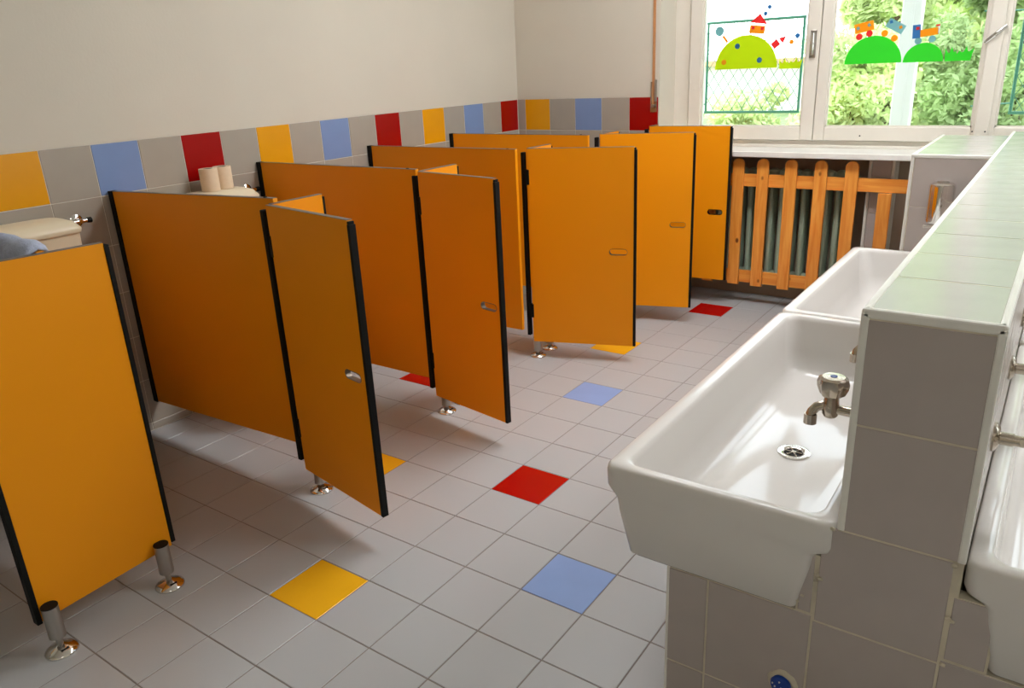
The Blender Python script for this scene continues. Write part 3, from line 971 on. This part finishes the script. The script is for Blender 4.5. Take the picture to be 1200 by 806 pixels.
# near end panel (left edge of the photo) with its side panel under the towel
fr = empty('cubicle_partition', (0, -.43, 0), 'orange end panel on two steel feet at the left photo edge', 'partition', 'orange toilet cubicle partitions')
b = bmesh.new(); vec_slab(b, (1.02, -.659 + .43), (1.02, -.287 + .43), (.094, .108), (1.022, 1.014), .018)
fp = mk('front_panel', b, M['orange'], fr, bevel=.0015)
b = bmesh.new(); box(b, 1.008, 1.032, -.672 + .43, -.659 + .43, .090, 1.02); mk('edge_strip', b, M['black'], fp, bevel=.001)
b = bmesh.new(); box(b, 1.008, 1.032, -.287 + .43, -.275 + .43, .118, 1.008); mk('edge_strip', b, M['black'], fp, bevel=.001)
b = bmesh.new(); vec_slab(b, (1.02, -.659 + .43), (1.02, -.287 + .43), (1.022, 1.014), (1.0232, 1.0152), .019); mk('top_edge', b, M['greyedge'], fp)
b = bmesh.new(); vec_slab(b, (.022, 0), (1.008, 0), .165, 1.020, .018)
sp = mk('side_panel', b, M['orange'], fr, bevel=.0015)
b = bmesh.new(); box(b, .003, .030, -.014, .014, .163, 1.021); mk('wall_channel', b, M['black'], sp)
foot(fr, 1.052, -.642 + .43, .140); foot(fr, 1.048, -.328 + .43, .140)

P = 'orange laminate partition and open door '
cubicle(.293, (1.00, .251), (1.462, .166), (.100, 1.021), .215, [(1.018, .285), (1.018, .43)], P + 'nearest the camera, before the tank with paper rolls',
        zside=((.128, .165), (1.008, 1.034)))
cubicle(.989, (.975, .984), (1.402, .912), (.092, 1.027), .225, [(.985, 1.026), (.985, 1.140)], P + 'second from the camera')
cubicle(1.690, (.955, 1.757), (1.436, 1.925), (.088, 1.030), .200, [(.962, 1.782), (.958, 1.900)], P + 'third from the camera, above the yellow floor tile')
cubicle(2.364, (.950, 2.462), (1.430, 2.612), (.092, 1.030), .200, [(.955, 2.49), (.955, 2.61)], P + 'fourth from the camera, beside the farthest red floor tile')
cubicle(3.05, (1.00, 2.965), (1.478, 3.010), (.155, 1.029), .100, [(1.0, 2.99)], P + 'last one, next to the picket guard', side_panel=False, handle_dark=True)


# ================================================================ TOILETS
def toilet(yc, label, half=.225):
    t = empty('toilet', (0, yc, 0), label, 'toilet', 'low toilets inside the cubicles')
    b = bmesh.new()
    ya, yb = -half, half

    def lv(x0, x1, y0, y1, z, r): return [(p[0], p[1], z) for p in rrect(x0, x1, y0, y1, r, 5)]
    loft(b, [lv(.006, .135, ya + .02, yb - .02, .60, .03), lv(.004, .150, ya + .008, yb - .008, .63, .03), lv(.004, .160, ya + .004, yb - .004, .905, .03)])
    mk('tank', b, M['cream'], t, smooth=50)
    b = bmesh.new()
    loft(b, [lv(.004, .166, ya, yb, .903, .03), lv(.004, .170, ya - .003, yb + .003, .915, .032), lv(.004, .168, ya, yb, .921, .032),
             lv(.006, .155, ya + .012, yb - .012, .940, .034), lv(.012, .13, ya + .035, yb - .035, .951, .036), lv(.03, .10, ya + .08, yb - .08, .955, .03)])
    mk('tank_lid', b, M['cream'], t, smooth=60)
    b = bmesh.new(); tube(b, [(.07, 0, .60), (.07, 0, .26), (.13, 0, .22)], .022, 14); mk('flush_pipe', b, M['cream'], t, smooth=50)
    b = bmesh.new()

    def ov(cx, rx, ry, z, n=28): return [(cx + rx * math.cos(2 * math.pi * k / n), ry * math.sin(2 * math.pi * k / n), z) for k in range(n)]
    loft(b, [ov(.26, .12, .085, .0), ov(.26, .11, .075, .03), ov(.27, .12, .09, .12), ov(.29, .17, .14, .22), ov(.30, .19, .165, .27), ov(.30, .192, .168, .29),
             ov(.30, .165, .14, .292), ov(.30, .15, .125, .25), ov(.29, .09, .08, .16)])
    mk('bowl', b, M['cream'], t, smooth=60)
    b = bmesh.new()
    loft(b, [ov(.30, .195, .170, .292), ov(.30, .197, .172, .306), ov(.30, .14, .11, .308), ov(.30, .135, .105, .293)], cap0=False, cap1=False)
    mk('seat', b, M['cream'], t, smooth=60)
    return t


def stop_valve(y, z, label):
    v = empty('stop_valve', (0, y, z), label, 'valve', 'chrome stop valves beside the tanks')
    b = bmesh.new(); lathe(b, (0.002, 0, 0), [(.024, 0), (.024, .003), (.015, .009), (.009, .010)], 20, 'X'); mk('wall_flange', b, M['chrome'], v, smooth=40)
    b = bmesh.new(); tube(b, [(.008, 0, 0), (.045, 0, 0)], .008, 12); tube(b, [(.036, -.032, 0), (.036, .022, 0)], .0085, 12); tube(b, [(.036, -.03, 0), (.036, -.05, -.004)], .006, 10)
    mk('body', b, M['chrome'], v, smooth=40)
    b = bmesh.new(); tube(b, [(.036, .022, 0), (.036, .040, 0)], [.009, .011], 8); mk('knob', b, M['black'], v, smooth=40)


toilet(-.142, 'cream toilet with low tank behind the nearest orange end panel, below the yellow wall tile')
toilet(.632, 'cream toilet whose tank lid carries two paper rolls')
stop_valve(.138, .920, 'chrome stop valve on the wall right of the nearest tank')
stop_valve(.905, .922, 'small chrome stop valve beside the tank with the paper rolls')


def roll(x, y, z, label):
    t = empty('toilet_roll', (x, y, z), label, 'toilet roll', 'toilet rolls on the tank lid')
    b = bmesh.new()
    n = 28
    lv = [[(r * math.cos(2 * math.pi * k / n), r * math.sin(2 * math.pi * k / n), h) for k in range(n)] for r, h in
          ((.020, 0), (.037, 0), (.0375, .003), (.0375, .090), (.037, .093), (.020, .093), (.020, 0))]
    loft(b, lv, cap0=False, cap1=False); bmesh.ops.remove_doubles(b, verts=b.verts, dist=1e-6)
    mk('paper', b, M['paper'], t, smooth=40)
    b = bmesh.new()
    lv = [[(r * math.cos(2 * math.pi * k / n), r * math.sin(2 * math.pi * k / n), h) for k in range(n)] for r, h in ((.0198, .0), (.0198, .092), (.0185, .092), (.0185, 0), (.0198, 0))]
    loft(b, lv, cap0=False, cap1=False); mk('core', b, M['bark'], t, smooth=40)


roll(.085, .672, .955, 'upright cream toilet roll, left one on the tank lid')
roll(.075, .745, .955, 'upright cream toilet roll, right one on the tank lid')

# towel draped over the near side panel, behind the end panel
b = bmesh.new()
nu, nv = 28, 34
grid = []
for i in range(nu + 1):
    x = .66 + .34 * i / nu
    row = []
    for j in range(nv + 1):
        s_ = (j / nv - .5) * .56          # arc across the panel top
        half = .022
        wr = .008 * math.sin(x * 31 + j * .25) + .006 * math.sin(x * 70 - j * .4)
        if abs(s_) < half:
            y = s_; z = 1.030 + .010 * math.cos(s_ / half * math.pi / 2)
        else:
            y = math.copysign(half + .006 + .30 * (abs(s_) - half) ** 1.2, s_) ; z = 1.030 - (abs(s_) - half)
        edge = min(1, i / 5, (nu - i) / 4) if i else 0
        y += wr * min(1, abs(s_) / .05) * (1 if s_ > 0 else -1) * .9
        z += .004 * math.sin(x * 40) - .02 * (max(0, (x - .93)) / .07) ** 2
        row.append(b.verts.new((x, y, z)))
    grid.append(row)
for i in range(nu):
    for j in range(nv): b.faces.new((grid[i][j], grid[i + 1][j], grid[i + 1][j + 1], grid[i][j + 1]))
tw = mk('towel', b, M['towel'], smooth=80)
tw.location = (0, -.43, 0)
sm = tw.modifiers.new('thick', 'SOLIDIFY'); sm.thickness = .007; sm.offset = 1
tag(tw, 'grey-blue terry towel draped over the panel beside the cream tank', 'towel')

# ================================================================ OUTDOORS
lawn = bbox_obj('ground', (-14, 18, 3.45, 30, -.5, -.35), M['lawn'], kind='structure')


def guard(x0, x1, z0, z1, y, label, left=True):
    g = empty('window_guard', (0, y, 0), label, 'guard', 'green wire guards outside the window')
    b = bmesh.new(); r = .008
    tube(b, [(x0, 0, z0), (x0, 0, z1)], r, 8); tube(b, [(x1, 0, z0), (x1, 0, z1)], r, 8)
    tube(b, [(x0 - r, 0, z0), (x1 + r, 0, z0)], r, 8); tube(b, [(x0 - r, 0, z1), (x1 + r, 0, z1)], r, 8)
    mk('frame', b, M['guard'], g, smooth=60)
    b = bmesh.new(); st_, sl = .062, 1.55; H = z1 - z0
    for sgn in (1, -1):
        x = x0 - H / sl
        while x < x1 + H / sl:
            a = Vector((x, 0, z0 if sgn > 0 else z1)); d = Vector((H / sl, 0, sgn * H))
            t0 = max(0, (x0 - a.x) / d.x); t1 = min(1, (x1 - a.x) / d.x)
            if t1 > t0: tube(b, [a + d * t0, a + d * t1], .0020, 4, caps=False)
            x += st_
    mk('wire_mesh', b, M['guard'], g)
    for z in (z0 + .05, z1 - .06):
        b = bmesh.new()
        if left: tube(b, [(x0, 0, z), (x0 - .16, -.235, z)], .004, 6)
        else: tube(b, [(x0, 0, z), (x0 - .05, -.235, z)], .004, 6)
        mk('bracket', b, M['guard'], g)


guard(1.062, 1.640, 1.058, 1.584, 3.65, 'green wire window guard outside, behind the left pane')
guard(2.722, 3.40, 1.045, 1.60, 3.65, 'green wire window guard outside, at the right photo edge')

po = empty('porch_post', (2.172, 3.85, -.35), 'white post standing outside behind the middle window pane', 'post')
b = bmesh.new(); box(b, -.052, .052, -.04, .04, .05, 3.2); mk('shaft', b, M['post'], po, bevel=.008)
b = bmesh.new(); box(b, -.07, .07, -.07, .07, 0, .06); mk('base', b, M['post'], po, bevel=.005)
b = bmesh.new(); box(b, -.004, .012, -.046, -.038, .06, 3.18); mk('fillet', b, M['post'], po)


def bush(x, y, z, rx, rz, n, leaf, m, label, cat='bush'):
    t = empty('leafy_tree' if cat == 'tree' else 'garden_bush', (x, y, z), label, cat, 'greenery outside the window')
    r = random.Random(int(x * 100 + y * 10))
    verts = []; faces = []
    clumps = [(r.uniform(-.8, .8) * rx, r.uniform(-.6, .6) * rx, r.uniform(.15, 1.85) * rz, r.uniform(.25, .5) * min(rx, rz)) for _ in range(46)]
    for _ in range(n):
        c = clumps[r.randrange(len(clumps))]
        d = Vector((r.gauss(0, 1), r.gauss(0, 1), r.gauss(0, 1))).normalized() * c[3] * r.uniform(.6, 1.05)
        p = Vector((c[0], c[1], c[2])) + d
        a = Vector((r.gauss(0, 1), r.gauss(0, 1), r.gauss(0, 1))).normalized(); q = a.orthogonal().normalized()
        s = leaf * r.uniform(.6, 1.3); k = len(verts)
        verts += [p - a * s, p + q * s * .45, p + a * s, p - q * s * .45]; faces.append((k, k + 1, k + 2, k + 3))
    me = bpy.data.meshes.new('foliage'); me.from_pydata(verts, [], faces); me.materials.append(m)
    o = bpy.data.objects.new('foliage', me); COL.objects.link(o); o.parent = t
    b = bmesh.new(); tube(b, [(0, 0, 0), (.04, 0, rz * .6), (-.03, .05, rz * 1.3)], [.10, .07, .04], 8); mk('trunk', b, M['bark'], t, smooth=60)
    for k in range(4):
        pass


bush(-.05, 7.8, -.35, .45, .72, 6000, .045, M['leaf_pale'], 'low yellowish bush outside, seen low in the left pane')
bush(1.05, 7.9, -.35, .52, 1.0, 10000, .045, M['leaf_pale'], 'pale green bush behind the left half of the middle pane')
bush(2.15, 8.3, -.35, .52, 1.05, 10000, .045, M['leaf'], 'green bush behind the right half of the middle pane')
bush(3.5, 8.7, -.35, .62, 1.1, 10000, .05, M['leaf_pale'], 'light green bush outside near the right photo edge')
bush(5.3, 8.8, -.35, .8, 1.4, 7000, .06, M['leaf'], 'bush outside beyond the right photo edge')
bush(.62, 12.0, -.35, .80, 3.1, 22000, .085, M['leaf_pale'], 'tall pale green tree outside rising left of the white post', 'tree')
bush(2.2, 13.2, -.35, .80, 3.3, 22000, .085, M['leaf'], 'tall green tree outside rising right of the white post', 'tree')
bush(4.0, 11.6, -.35, .80, 3.2, 20000, .09, M['leaf_pale'], 'tall pale tree outside seen at the right photo edge', 'tree')
bush(5.9, 13.0, -.35, 1.2, 3.2, 16000, .10, M['leaf'], 'broad green tree outside farthest to the right', 'tree')
bush(2.4, 18.0, -.35, 2.6, 3.6, 26000, .15, M['leaf_pale'], 'high pale tree standing farthest back outside', 'tree')

hb = empty('garden_house', (-4.5, 24, -.35), 'pale low house outside seen faintly through the left pane', 'building')
b = bmesh.new(); box(b, -6, 5.6, 0, 4, 0, 1.45); mk('wall', b, M['stucco'], hb)
b = bmesh.new(); box(b, -6.2, 5.8, -.3, 4.2, 1.45, 1.6); mk('roof', b, M['rooftile'], hb)
